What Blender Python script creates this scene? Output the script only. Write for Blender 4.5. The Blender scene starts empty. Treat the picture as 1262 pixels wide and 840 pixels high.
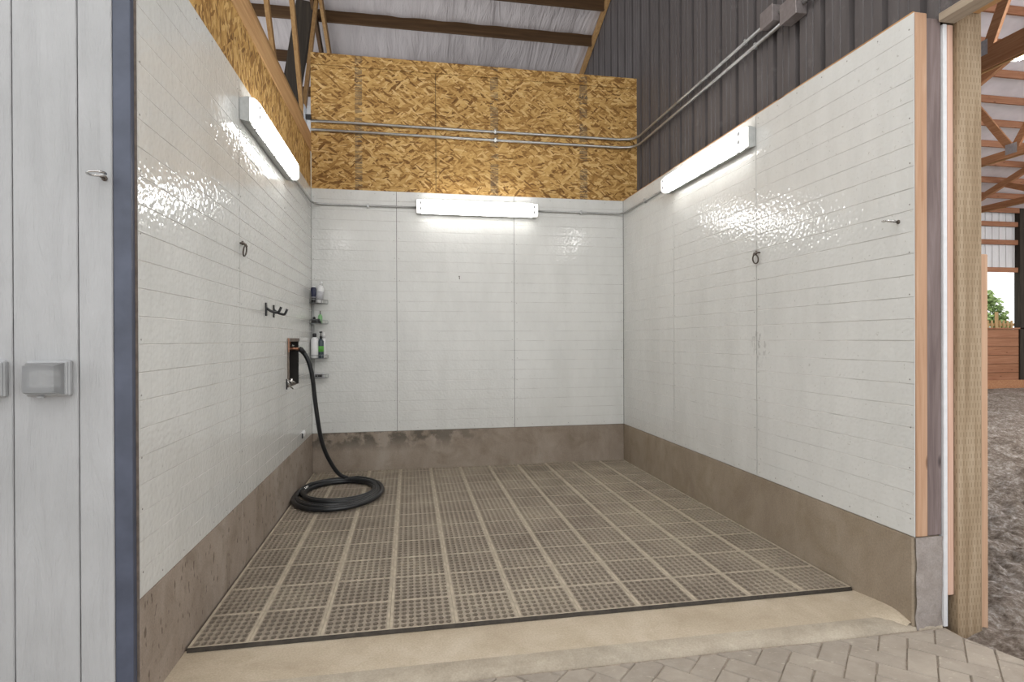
import bpy, bmesh, math, random
from mathutils import Vector, Matrix, noise
random.seed(7)
SC = bpy.context.scene
COL = SC.collection

# ------------------------------------------------------------------ camera
CP = Vector((0.95684, -5.90252, 1.33766))
FW = Vector((0.177656, 0.984089, -0.002732)); RT = Vector((0.984083, -0.177666, -0.003921)); UP = Vector((0.004344, 0.001991, 0.999989))
cam = bpy.data.cameras.new('camera'); camo = bpy.data.objects.new('camera', cam); COL.objects.link(camo)
cam.sensor_width = 36; cam.lens = 19.943; cam.clip_end = 300
M = Matrix((RT, UP, -FW)).transposed().to_4x4(); M.translation = CP; camo.matrix_world = M
SC.camera = camo
# ------------------------------------------------------------------ sky
W_ = bpy.data.worlds.new('overcast_sky'); SC.world = W_; W_.use_nodes = True
nt = W_.node_tree; bg = nt.nodes['Background']
bg.inputs['Color'].default_value = (0.97, 0.985, 1.0, 1); bg.inputs['Strength'].default_value = 1.6
LAMP = 14.5           # emission of the fluorescent lenses
vs = SC.view_settings; vs.view_transform = 'Standard'; vs.look = 'None'; vs.gamma = 1; vs.exposure = 0.12
vs.use_curve_mapping = False

# ------------------------------------------------------------------ materials
MAT = {}
def newmat(name):
    m = bpy.data.materials.new(name); m.use_nodes = True; MAT[name] = m
    return m, m.node_tree, m.node_tree.nodes['Principled BSDF']
class N:
    """tiny node helper"""
    def __init__(s, nt): s.nt = nt
    def node(s, t, **kw):
        n = s.nt.nodes.new(t)
        for k, v in kw.items(): setattr(n, k, v)
        return n
    def link(s, a, b): s.nt.links.new(a, b)
    def coord(s, scale=(1,1,1), rot=(0,0,0), loc=(0,0,0)):
        tc = s.node('ShaderNodeTexCoord'); mp = s.node('ShaderNodeMapping')
        mp.inputs['Scale'].default_value = scale; mp.inputs['Rotation'].default_value = rot; mp.inputs['Location'].default_value = loc
        s.link(tc.outputs['Object'], mp.inputs['Vector']); return mp.outputs['Vector']
    def noise(s, vec, scale, detail=4, rough=.55, dist=0):
        n = s.node('ShaderNodeTexNoise'); n.inputs['Scale'].default_value = scale; n.inputs['Detail'].default_value = detail
        n.inputs['Roughness'].default_value = rough; n.inputs['Distortion'].default_value = dist
        s.link(vec, n.inputs['Vector']); return n.outputs['Fac']
    def vor(s, vec, scale, out='Color', feature='F1'):
        n = s.node('ShaderNodeTexVoronoi', feature=feature); n.inputs['Scale'].default_value = scale; s.link(vec, n.inputs['Vector']); return n.outputs[out]
    def ramp(s, fac, stops):
        r = s.node('ShaderNodeValToRGB'); el = r.color_ramp.elements
        while len(el) < len(stops): el.new(.5)
        for e, (p, c) in zip(el, stops):
            e.position = p; e.color = (*c, 1) if len(c) == 3 else c
        s.link(fac, r.inputs['Fac']); return r.outputs['Color']
    def mix(s, fac, a, b, mode='MIX'):
        m = s.node('ShaderNodeMix', data_type='RGBA', blend_type=mode)
        if isinstance(fac, (int, float)): m.inputs[0].default_value = fac
        else: s.link(fac, m.inputs[0])
        for v, i in ((a, 6), (b, 7)):
            if isinstance(v, tuple): m.inputs[i].default_value = (*v, 1)
            else: s.link(v, m.inputs[i])
        return m.outputs[2]
    def math(s, op, a, b=None):
        m = s.node('ShaderNodeMath', operation=op)
        for v, i in ((a, 0), (b, 1)):
            if v is None: continue
            if isinstance(v, (int, float)): m.inputs[i].default_value = v
            else: s.link(v, m.inputs[i])
        return m.outputs[0]
    def bump(s, bsdf, h, strength=.3, dist=.01, prev=None):
        b = s.node('ShaderNodeBump'); b.inputs['Strength'].default_value = strength; b.inputs['Distance'].default_value = dist
        s.link(h, b.inputs['Height'])
        if prev is not None: s.link(prev, b.inputs['Normal'])
        s.link(b.outputs['Normal'], bsdf.inputs['Normal']); return b.outputs['Normal']
    def rand(s):
        o = s.node('ShaderNodeObjectInfo'); return o.outputs['Random']
    def xyz(s, vec):
        x = s.node('ShaderNodeSeparateXYZ'); s.link(vec, x.inputs[0]); return x.outputs

def plain(name, col, rough=.5, metal=0, var=.12, scale=30, bump=0, spec=.5, alpha=1, trans=0):
    m, t, b = newmat(name); n = N(t)
    v = n.coord(); f = n.noise(v, scale, 4)
    lo = tuple(c*(1-var) for c in col); hi = tuple(min(1, c*(1+var)) for c in col)
    n.link(n.ramp(f, [(.3, lo), (.7, hi)]), b.inputs['Base Color'])
    b.inputs['Roughness'].default_value = rough; b.inputs['Metallic'].default_value = metal; b.inputs['Specular IOR Level'].default_value = spec
    b.inputs['Transmission Weight'].default_value = trans
    if bump: n.bump(b, f, bump, .004)
    return m
def wood(name, dark, mid, light, axis, fine=60, rough=.75, knots=True, rnd=.25, ends=1.6):
    """planed lumber, grain along axis 0/1/2"""
    m, t, b = newmat(name); n = N(t)
    sc = [fine*.55]*3; sc[axis] = ends
    v = n.coord(scale=tuple(sc)); f = n.noise(v, 1.0, 5, .6, .6)
    col = n.ramp(f, [(.28, dark), (.5, mid), (.72, light)])
    big = n.noise(n.coord(), 2.2, 3)
    col = n.mix(n.math('MULTIPLY', big, .35), col, dark)
    if knots:
        sk = [9]*3; sk[axis] = 3.2
        k = n.vor(n.coord(scale=tuple(sk)), 1.0, 'Distance')
        kc = n.ramp(k, [(.06, tuple(c*.35 for c in dark)), (.13, (1,1,1))])
        col = n.mix(.8, col, kc, 'MULTIPLY')
    col = n.mix(rnd, col, n.ramp(n.rand(), [(0, dark), (1, light)]))
    n.link(col, b.inputs['Base Color']); b.inputs['Roughness'].default_value = rough; b.inputs['Specular IOR Level'].default_value = .25
    n.bump(b, f, .25, .004); return m

def frp():
    m, t, b = newmat('white_wall_panel'); n = N(t); v = n.coord()
    st = n.noise(n.coord(scale=(1, 1, .35)), 3.0, 6, .7)
    sp = n.noise(v, 55, 2)
    col = n.ramp(st, [(.25, (.60,.60,.575)), (.6, (.68,.68,.655))])
    specks = n.ramp(sp, [(.25, (.55,.53,.48)), (.31, (1,1,1))])
    col = n.mix(.5, col, specks, 'MULTIPLY')
    # scuff beside the middle seam of the right wall
    vm = n.node('ShaderNodeVectorMath', operation='DISTANCE'); n.link(n.coord(scale=(1,1,.7)), vm.inputs[0]); vm.inputs[1].default_value = (3.266, -2.45, 1.29*.7)
    near = n.ramp(vm.outputs['Value'], [(.02, (1,1,1)), (.11, (0,0,0))])
    sc_ = n.ramp(n.noise(n.coord(scale=(1,1,.4)), 42, 3), [(.52, (0,0,0)), (.60, (.6,.6,.6))])
    col = n.mix(n.mix(1.0, near, sc_, 'MULTIPLY'), col, (.20,.19,.18))
    n.link(col, b.inputs['Base Color']); b.inputs['Roughness'].default_value = .07; b.inputs['Specular IOR Level'].default_value = .42
    peb = n.vor(v, 50, 'Distance', 'SMOOTH_F1')
    big = n.noise(v, 22, 2)
    h = n.math('ADD', peb, n.math('MULTIPLY', big, .45))
    n.bump(b, h, .55, .0034)
frp()
plain('panel_groove', (.55,.54,.515), .35, var=.18, scale=6)
plain('panel_seam', (.12,.12,.112), .8)
plain('screw_steel', (.30,.29,.27), .4, .6)

def concrete(name, a, bcol, c, stain, sscale=2.2, rough=.85, vert=False, pits=True, wet=False):
    m, t, b = newmat(name); n = N(t); v = n.coord()
    big = n.noise(n.coord(scale=(1,1,.5) if vert else (1,1,1)), sscale, 8, .68, .4)
    col = n.ramp(big, [(.28, a), (.5, bcol), (.72, c)])
    s2 = n.noise(n.coord(loc=(3,7,1)), 4.5, 5, .6, .8)
    col = n.mix(n.ramp(s2, [(.50, (0,0,0)), (.80, (.7,.7,.7))]), col, stain)
    if wet:       # damp mineral stains near the top of the back curb
        q = n.xyz(n.coord()); mx = n.ramp(n.math('MULTIPLY', q[0], .4), [(.0, (1,1,1)), (.55, (.75,.75,.75)), (.75, (0,0,0))])
        mz = n.ramp(q[2], [(.20, (0,0,0)), (.34, (1,1,1))]); st = n.ramp(n.noise(n.coord(loc=(1.7,0,.3)), 6.5, 5, .6), [(.44, (0,0,0)), (.54, (.85,.85,.85))])
        col = n.mix(n.mix(1.0, n.mix(1.0, mx, mz, 'MULTIPLY'), st, 'MULTIPLY'), col, (.085,.075,.06))
    fine = n.noise(v, 120, 3)
    col = n.mix(.35, col, n.ramp(fine, [(.3, (.45,.45,.45)), (.7, (1,1,1))]), 'MULTIPLY')
    h = fine
    if pits:
        pv = n.noise(n.coord(scale=(1,1,.45)), 38, 2, .4)
        pm = n.ramp(pv, [(.30, (.30,.27,.25)), (.36, (1,1,1))])
        col = n.mix(.7, col, pm, 'MULTIPLY')
    n.link(col, b.inputs['Base Color']); b.inputs['Roughness'].default_value = rough; b.inputs['Specular IOR Level'].default_value = .2
    nb = n.bump(b, big, .35, .02); n.bump(b, fine, .25, .004, nb)
concrete('curb_concrete', (.29,.232,.185), (.375,.31,.255), (.46,.395,.335), (.21,.165,.125), 2.4, vert=True)
concrete('curb_concrete_back', (.26,.21,.165), (.34,.28,.225), (.42,.36,.30), (.20,.155,.11), 2.4, vert=True, pits=False, wet=True)
concrete('curb_concrete_tan', (.26,.205,.152), (.345,.28,.21), (.42,.35,.27), (.25,.195,.125), 2.0, vert=True, pits=False)
concrete('slab_concrete', (.43,.35,.255), (.53,.445,.335), (.63,.545,.43), (.41,.33,.225), 2.4, pits=False)
concrete('slab_lip', (.33,.28,.215), (.43,.37,.29), (.51,.45,.36), (.27,.235,.185), 3.5, pits=False)
concrete('end_concrete', (.25,.215,.195), (.33,.29,.265), (.41,.37,.345), (.20,.165,.14), 6, pits=False)
def pav():
    m, t, b = newmat('paver_stone'); n = N(t); v = n.coord()
    f = n.noise(v, 7, 8, .7, .3); g = n.noise(v, 90, 3)
    col = n.ramp(f, [(.28, (.26,.222,.182)), (.5, (.335,.292,.242)), (.75, (.425,.375,.312))])
    col = n.mix(.3, col, n.ramp(n.rand(), [(0, (.26,.228,.197)), (1, (.40,.352,.295))]))
    chaff = n.noise(n.coord(scale=(1,2.5,1), rot=(0,0,.6)), 28, 4, .6)
    col = n.mix(n.ramp(chaff, [(.62, (0,0,0)), (.72, (.7,.7,.7))]), col, (.50,.44,.36))
    n.link(col, b.inputs['Base Color']); b.inputs['Roughness'].default_value = .85; b.inputs['Specular IOR Level'].default_value = .2
    nb = n.bump(b, f, .4, .012); n.bump(b, g, .3, .004, nb)
pav()
plain('joint_sand', (.30,.25,.20), .95, var=.3, scale=60, bump=.5)

def osb(name, axis):
    """strand board; strands run mostly along axis (0 = x, 2 = z)"""
    m, t, b = newmat(name); n = N(t)
    cols = [(.1, (.13,.058,.016)), (.27, (.28,.145,.040)), (.47, (.45,.26,.082)), (.7, (.58,.36,.125)), (.95, (.73,.51,.235))]
    def layer(ang, off, s):
        base = n.coord(loc=off)
        w = n.node('ShaderNodeTexNoise'); w.inputs['Scale'].default_value = 9; w.inputs['Detail'].default_value = 2
        n.link(base, w.inputs['Vector'])
        add = n.node('ShaderNodeVectorMath', operation='MULTIPLY_ADD'); n.link(w.outputs['Color'], add.inputs[0])
        add.inputs[1].default_value = (.05,.05,.05); n.link(base, add.inputs[2])
        rot = n.node('ShaderNodeMapping'); n.link(add.outputs[0], rot.inputs['Vector'])
        if axis == 0:
            rot.inputs['Rotation'].default_value = (0, ang, 0); sc = (13*s, 3, 60*s)
        else:
            rot.inputs['Rotation'].default_value = (ang, 0, 0); sc = (3, 60*s, 13*s)
        st = n.node('ShaderNodeMapping'); st.inputs['Scale'].default_value = sc; n.link(rot.outputs['Vector'], st.inputs['Vector'])
        vo = n.node('ShaderNodeTexVoronoi', feature='F1'); vo.inputs['Scale'].default_value = 1; n.link(st.outputs['Vector'], vo.inputs['Vector'])
        sp = n.xyz(vo.outputs['Color'])
        grain = n.noise(st.outputs['Vector'], 2.2, 3)
        f = n.math('ADD', n.math('MULTIPLY', sp[0], .75), n.math('MULTIPLY', grain, .3))
        return n.ramp(f, cols), sp[1], f
    c1, r1, h1 = layer(.06, (0,0,0), 1); c2, r2, h2 = layer(.75, (4,1,7), .85); c3, r3, h3 = layer(-.62, (9,3,2), 1.0)
    k2 = n.math('GREATER_THAN', r2, .68); k3 = n.math('GREATER_THAN', r3, .70)
    col = n.mix(k2, c1, c2); col = n.mix(k3, col, c3)
    big = n.noise(n.coord(), 1.6, 3)
    col = n.mix(.5, col, n.ramp(big, [(.3, (.74,.70,.66)), (.7, (1,1,1))]), 'MULTIPLY')
    if axis == 0:                       # printed stamp columns on the sheet face
        v = n.coord(); q = n.xyz(v)
        msk = None
        for x0, x1 in ((.425,.495), (1.80,1.885), (2.775,2.86)):
            a = n.math('MULTIPLY', n.math('GREATER_THAN', q[0], x0), n.math('LESS_THAN', q[0], x1))
            msk = a if msk is None else n.math('ADD', msk, a)
        ink = n.noise(n.coord(scale=(7, 1, 95)), 1.0, 3, .65); ink = n.math('GREATER_THAN', ink, .47)
        blk = n.noise(n.coord(scale=(2, 1, 7), loc=(5,0,0)), 1.0, 1); blk = n.math('GREATER_THAN', blk, .40)
        ink = n.math('MULTIPLY', n.math('MULTIPLY', ink, blk), n.math('MULTIPLY', msk, .6))
        col = n.mix(ink, col, (.075,.066,.06))
    n.link(col, b.inputs['Base Color']); b.inputs['Roughness'].default_value = .7; b.inputs['Specular IOR Level'].default_value = .25
    n.bump(b, h1, .2, .003)
osb('strand_board', 0); osb('strand_board_upright', 2)

wood('fir_x', (.36,.185,.075), (.50,.29,.13), (.62,.40,.20), 0)
wood('fir_y', (.36,.185,.075), (.50,.29,.13), (.62,.40,.20), 1)
wood('fir_z', (.34,.19,.11), (.48,.30,.19), (.58,.40,.28), 2)
wood('pink_wood_z', (.45,.26,.185), (.58,.37,.28), (.66,.46,.36), 2)
wood('mauve_wood_z', (.085,.058,.055), (.19,.145,.135), (.30,.24,.23), 2, fine=45)
wood('dark_purlin', (.035,.017,.008), (.075,.040,.017), (.13,.072,.032), 0, knots=False)
wood('dark_post', (.022,.018,.014), (.045,.036,.028), (.085,.066,.048), 2, knots=False)
wood('web_wood', (.20,.105,.04), (.32,.185,.075), (.46,.29,.13), 2, knots=False)
wood('arena_wood_y', (.28,.12,.055), (.42,.205,.105), (.56,.31,.17), 1, knots=False)
wood('arena_wood_x', (.24,.10,.05), (.36,.17,.095), (.48,.25,.15), 0)
wood('header_wood', (.20,.16,.12), (.34,.28,.21), (.46,.38,.29), 1, knots=False)
wood('fence_wood', (.42,.24,.11), (.58,.36,.18), (.68,.46,.26), 2, knots=False)
def incised():
    m, t, b = newmat('incised_post_wood'); n = N(t); v = n.coord()
    sc = (30, 30, 1.6); f = n.noise(n.coord(scale=sc), 1, 5, .6, .5)
    col = n.ramp(f, [(.28, (.22,.15,.09)), (.5, (.33,.245,.16)), (.72, (.43,.335,.235))])
    q = n.xyz(n.coord())
    # staggered short slits
    r = n.math('MULTIPLY', q[2], 1/.034); ri = n.math('FLOOR', r)
    xs = n.math('ADD', n.math('MULTIPLY', q[0], 1/.017), n.math('MULTIPLY', ri, .5))
    ys = n.math('MULTIPLY', q[1], 1/.017)
    fr = n.math('FRACT', r); slz = n.math('MULTIPLY', n.math('GREATER_THAN', fr, .18), n.math('LESS_THAN', fr, .82))
    fx = n.math('FRACT', n.math('ADD', xs, ys)); slx = n.math('MULTIPLY', n.math('GREATER_THAN', fx, .38), n.math('LESS_THAN', fx, .60))
    sl = n.math('MULTIPLY', slz, slx)
    big = n.noise(v, 3, 3)
    col = n.mix(n.math('MULTIPLY', big, .3), col, (.20,.15,.09))
    col = n.mix(n.math('MULTIPLY', sl, .5), col, (.12,.08,.04))
    n.link(col, b.inputs['Base Color']); b.inputs['Roughness'].default_value = .8; b.inputs['Specular IOR Level'].default_value = .2
    n.bump(b, n.math('SUBTRACT', f, sl), .5, .004)
incised()
def siding():
    m, t, b = newmat('white_siding'); n = N(t)
    g = n.noise(n.coord(scale=(16, 16, 2.2)), 1, 6, .65, 1.4); g2 = n.noise(n.coord(scale=(70, 70, 3)), 1, 4, .6, .8)
    d = n.noise(n.coord(loc=(2,1,4)), 2.5, 5, .6)
    col = n.ramp(d, [(.3, (.375,.375,.375)), (.65, (.43,.43,.432))])
    n.link(col, b.inputs['Base Color']); b.inputs['Roughness'].default_value = .5; b.inputs['Specular IOR Level'].default_value = .35
    nb = n.bump(b, g, .9, .012); n.bump(b, g2, .5, .005, nb)
siding()
plain('blue_grey_paint', (.068,.078,.112), .45, var=.2, scale=9)
plain('white_metal', (.62,.62,.63), .4, var=.06)
def metal_wall(name, a, bcol, rough):
    m, t, b = newmat(name); n = N(t)
    f = n.noise(n.coord(scale=(14, 14, 2.0)), 1, 5, .6); g = n.noise(n.coord(loc=(4,4,4)), 7, 6, .7)
    col = n.ramp(f, [(.3, a), (.7, bcol)])
    col = n.mix(n.ramp(g, [(.60, (0,0,0)), (.72, (.5,.5,.5))]), col, tuple(min(1, c*1.9) for c in bcol))
    n.link(col, b.inputs['Base Color']); b.inputs['Roughness'].default_value = rough; b.inputs['Metallic'].default_value = .0
    b.inputs['Specular IOR Level'].default_value = .4
metal_wall('dark_ribbed_metal', (.082,.073,.073), (.112,.101,.101), .5)
metal_wall('white_ribbed_metal', (.62,.62,.63), (.72,.72,.73), .5)
def liner():
    m, t, b = newmat('roof_liner'); n = N(t)
    f = n.noise(n.coord(scale=(7, 1.0, 1)), 1, 5, .6, .7); g = n.noise(n.coord(scale=(26, 2.4, 1)), 1, 3, .5, .4)
    n.link(n.ramp(f, [(.3, (.36,.325,.325)), (.7, (.47,.43,.428))]), b.inputs['Base Color']); b.inputs['Roughness'].default_value = .38
    nb = n.bump(b, f, .8, .05); n.bump(b, g, .5, .015, nb)
liner()
plain('arena_liner', (.74,.72,.77), .5, var=.08, scale=3, bump=.3)
def rubber():
    m, t, b = newmat('dusty_rubber'); n = N(t)
    w = n.node('ShaderNodeNewGeometry').outputs['Position']
    f = n.noise(w, 2.1, 7, .65, .3); g = n.noise(w, 45, 4, .6)
    col = n.ramp(f, [(.28, (.26,.212,.162)), (.5, (.37,.31,.24)), (.72, (.48,.41,.31))])
    col = n.mix(n.math('MULTIPLY', g, .6), col, (.15,.125,.10))
    n.link(col, b.inputs['Base Color']); b.inputs['Roughness'].default_value = .62; b.inputs['Specular IOR Level'].default_value = .4
    n.bump(b, g, .3, .003)
rubber()
plain('dusty_strip', (.44,.375,.285), .7, var=.25, scale=14, bump=.3)
plain('mat_edge_rubber', (.05,.042,.034), .7, var=.3, spec=.2)
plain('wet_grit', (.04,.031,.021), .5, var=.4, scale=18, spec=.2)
plain('pale_grit', (.62,.58,.48), .8)
plain('hose_rubber', (.013,.014,.016), .34, var=.3)
plain('galvanised', (.44,.44,.43), .38, .85, var=.12)
plain('brown_grey_box', (.30,.265,.26), .45, .6)
plain('chrome', (.62,.61,.59), .22, 1, var=.08)
plain('dark_iron', (.03,.03,.032), .45, .4)
plain('rusty_iron', (.12,.10,.085), .5, .7, var=.3)
plain('copper', (.42,.20,.12), .4, .7, var=.25)
plain('recess_dark', (.018,.015,.012), .7)
plain('recess_frame', (.17,.135,.11), .7, var=.3)
plain('fixture_grey', (.42,.43,.42), .45)
plain('lens_end_white', (.80,.80,.79), .3, var=.03)
for o_ in ('Emission Color',): MAT['lens_end_white'].node_tree.nodes['Principled BSDF'].inputs[o_].default_value = (1,.985,.95,1)
MAT['lens_end_white'].node_tree.nodes['Principled BSDF'].inputs['Emission Strength'].default_value = .8
plain('lampholder_grey', (.33,.34,.36), .5)
plain('grey_plastic', (.36,.365,.37), .4, var=.05)
plain('smoked_cover', (.50,.505,.51), .38, var=.05, trans=.72)
plain('outlet_white', (.75,.75,.74), .4, var=.03)
plain('navy_plastic', (.016,.02,.055), .35)
plain('black_plastic', (.012,.012,.013), .4)
plain('white_plastic', (.74,.74,.74), .3, var=.04)
plain('label_grey', (.48,.48,.50), .5, var=.15, scale=80)
plain('green_plastic', (.10,.36,.05), .4)
plain('pale_green', (.24,.50,.22), .4)
plain('slate_plastic', (.04,.06,.075), .35)
plain('mirror_steel', (.30,.31,.31), .3, .8)
plain('truss_plate', (.50,.52,.56), .35, .7)
plain('ink', (.05,.045,.04), .8)
def dirt():
    m, t, b = newmat('arena_sand'); n = N(t); v = n.coord()
    f = n.noise(v, 3.2, 9, .72, .3); g = n.noise(v, 26, 6, .75)
    mixv = n.math('ADD', n.math('MULTIPLY', f, .4), n.math('MULTIPLY', g, .6))
    col = n.ramp(mixv, [(.38, (.13,.10,.08)), (.49, (.29,.24,.20)), (.56, (.45,.40,.36)), (.63, (.75,.70,.67))])
    n.link(col, b.inputs['Base Color']); b.inputs['Roughness'].default_value = .95; b.inputs['Specular IOR Level'].default_value = .1
    nb = n.bump(b, f, .9, .10); n.bump(b, g, .8, .025, nb)
dirt()
plain('grass_ground', (.16,.22,.07), .9, var=.4, scale=2, bump=.5)
plain('leaf_green', (.26,.36,.12), .7, var=.45, scale=9)
plain('bark', (.10,.07,.045), .9)
for nm_, st_ in (('lamp_lens', LAMP), ('arena_lamp_lens', LAMP*8), ('bay_lamp_lens', LAMP*.9), ('fill_lamp_lens', LAMP*3.6)):
    m, t, b = newmat(nm_); b.inputs['Base Color'].default_value = (.9,.9,.9,1)
    b.inputs['Emission Color'].default_value = (1.0,.985,.95,1); b.inputs['Emission Strength'].default_value = st_

# ------------------------------------------------------------------ mesh helpers
class MB:
    def __init__(s): s.v = []; s.f = []
    def add(s, vs, fs):
        o = len(s.v); s.v += [tuple(v) for v in vs]; s.f += [tuple(i+o for i in f) for f in fs]; return s
    def box(s, x0, x1, y0, y1, z0, z1):
        return s.add([(x0,y0,z0),(x1,y0,z0),(x1,y1,z0),(x0,y1,z0),(x0,y0,z1),(x1,y0,z1),(x1,y1,z1),(x0,y1,z1)],
                     [(0,3,2,1),(4,5,6,7),(0,1,5,4),(1,2,6,5),(2,3,7,6),(3,0,4,7)])
    def cbox(s, x0, x1, y0, y1, z0, z1, c=.004):
        """box with chamfered edges"""
        X = (x0, x1); Y = (y0, y1); Z = (z0, z1); c = min(c, (x1-x0)*.45, (y1-y0)*.45, (z1-z0)*.45)
        V = []; idx = {}
        for i in (0,1):
            for j in (0,1):
                for k in (0,1):
                    sx, sy, sz = (1-2*i)*c, (1-2*j)*c, (1-2*k)*c
                    for a, p in enumerate(((X[i], Y[j]+sy, Z[k]+sz), (X[i]+sx, Y[j], Z[k]+sz), (X[i]+sx, Y[j]+sy, Z[k]))):
                        idx[i,j,k,a] = len(V); V.append(p)
        Fs = []
        for i in (0,1):
            q = [idx[i,0,0,0], idx[i,1,0,0], idx[i,1,1,0], idx[i,0,1,0]]; Fs.append(q if i else q[::-1])
            q = [idx[0,i,0,1], idx[0,i,1,1], idx[1,i,1,1], idx[1,i,0,1]]; Fs.append(q if i else q[::-1])
            q = [idx[0,0,i,2], idx[1,0,i,2], idx[1,1,i,2], idx[0,1,i,2]]; Fs.append(q if i else q[::-1])
        for a in (0,1):
            for b_ in (0,1):
                Fs.append([idx[a,b_,0,0], idx[a,b_,1,0], idx[a,b_,1,1], idx[a,b_,0,1]])
                Fs.append([idx[a,0,b_,0], idx[a,1,b_,0], idx[a,1,b_,2], idx[a,0,b_,2]])
                Fs.append([idx[0,a,b_,1], idx[1,a,b_,1], idx[1,a,b_,2], idx[0,a,b_,2]])
        for i in (0,1):
            for j in (0,1):
                for k in (0,1): Fs.append([idx[i,j,k,0], idx[i,j,k,1], idx[i,j,k,2]])
        s.add(V, Fs); s.fix = True; return s
    def tube(s, pts, r, n=10, closed=False, caps=True):
        P = [Vector(p) for p in pts]; L = len(P); rs = r if isinstance(r, (list, tuple)) else [r]*L
        T = []
        for i in range(L):
            a = P[(i-1) % L] if (closed or i) else P[i]; c = P[(i+1) % L] if (closed or i < L-1) else P[i]
            T.append((c-a).normalized())
        up = Vector((0,0,1)) if abs(T[0].z) < .9 else Vector((1,0,0))
        u = T[0].cross(up).normalized(); o = len(s.v)
        for i in range(L):
            u = (u - T[i]*u.dot(T[i])).normalized(); w = T[i].cross(u)
            for k in range(n):
                a = 2*math.pi*k/n; s.v.append(tuple(P[i] + (u*math.cos(a)+w*math.sin(a))*rs[i]))
        for i in range(L if closed else L-1):
            for k in range(n):
                a, b_ = o+i*n+k, o+i*n+(k+1) % n; c, d = o+((i+1) % L)*n+k, o+((i+1) % L)*n+(k+1) % n
                s.f.append((a, b_, d, c))
        if caps and not closed:
            s.f.append(tuple(o+k for k in range(n))[::-1]); s.f.append(tuple(o+(L-1)*n+k for k in range(n)))
        return s
    def lathe(s, prof, n=16, at=(0,0,0), M=None):
        o = len(s.v); M = M or Matrix.Identity(4); at = Vector(at)
        for r, z in prof:
            for k in range(n):
                a = 2*math.pi*k/n; s.v.append(tuple(at + M @ Vector((r*math.cos(a), r*math.sin(a), z))))
        for i in range(len(prof)-1):
            for k in range(n):
                a, b_ = o+i*n+k, o+i*n+(k+1) % n; s.f.append((a, b_, b_+n, a+n))
        s.f.append(tuple(o+k for k in range(n))[::-1]); s.f.append(tuple(o+(len(prof)-1)*n+k for k in range(n))); return s
    def beam(s, a, b_, w, h, side=(1,0,0)):
        """rectangular bar from a to b_; w along 'side', h across"""
        a = Vector(a); b_ = Vector(b_); d = (b_-a).normalized(); sd = Vector(side); sd = (sd-d*sd.dot(d)).normalized(); up = d.cross(sd)
        V = []
        for p in (a, b_):
            for i, j in ((-1,-1),(1,-1),(1,1),(-1,1)): V.append(p + sd*(w/2*i) + up*(h/2*j))
        return s.add(V, [(3,2,1,0),(4,5,6,7),(0,1,5,4),(1,2,6,5),(2,3,7,6),(3,0,4,7)])
    def build(s, name, mat, parent=None, smooth=False, shift=True):
        me = bpy.data.meshes.new(name)
        off = parent.location if (parent is not None and shift) else Vector((0,0,0))
        if parent is not None and parent.get('_off'): off = Vector(parent['_off'])
        me.from_pydata([(v[0]-off[0], v[1]-off[1], v[2]-off[2]) for v in s.v], [], s.f)
        bm = bmesh.new(); bm.from_mesh(me); bmesh.ops.recalc_face_normals(bm, faces=bm.faces); bm.to_mesh(me); bm.free()
        if smooth: me.polygons.foreach_set('use_smooth', [True]*len(me.polygons))
        me.materials.append(MAT[mat]); o = bpy.data.objects.new(name, me); COL.objects.link(o)
        if parent is not None: o.parent = parent
        return o
def tag(o, label=None, cat=None, group=None, kind=None):
    if label: o['label'] = label
    if cat: o['category'] = cat
    if group: o['group'] = group
    if kind: o['kind'] = kind
    return o
def thing(name, label, cat, loc=(0,0,0), group=None):
    o = bpy.data.objects.new(name, None); o.empty_display_size = .05; COL.objects.link(o); o.location = loc
    return tag(o, label, cat, group)
def struct(name, label, cat=None, loc=(0,0,0)):
    o = bpy.data.objects.new(name, None); o.empty_display_size = .1; COL.objects.link(o); o.location = loc
    return tag(o, label, cat, None, 'structure')
def sub(mb, name, mat, part, smooth=False):
    """sub-part of a part: its mesh is given in world space"""
    th = part.parent
    me_off = Vector(th.location) if th is not None else Vector((0,0,0))
    part['_off'] = tuple(me_off)
    o = mb.build(name, mat, part, smooth); del part['_off']; return o
def catmull(pts, k=8):
    P = [Vector(p) for p in pts]; P = [P[0]*2-P[1]] + P + [P[-1]*2-P[-2]]; out = []
    for i in range(1, len(P)-2):
        a, b_, c, d = P[i-1:i+3]
        for j in range(k):
            t = j/k; out.append(.5*((2*b_)+(c-a)*t+(2*a-5*b_+4*c-d)*t*t+(3*b_-a-3*c+d)*t**3))
    return out + [P[-2]]

# ------------------------------------------------------------------ key dimensions (metres)
WX = 3.266            # inner face of the right wall; left wall is x = 0, back wall y = 0
H0, HT = .407, 2.845  # top of curb, top of the white panels
LF, RF = -3.663, -3.640
PW = 1.2192
def roof_z(y): return 5.82 - .378*y           # underside of purlins over the stall
def arena_z(y): return 4.75 + .378*(7.1-y)    # underside of purlins over the arena

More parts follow.
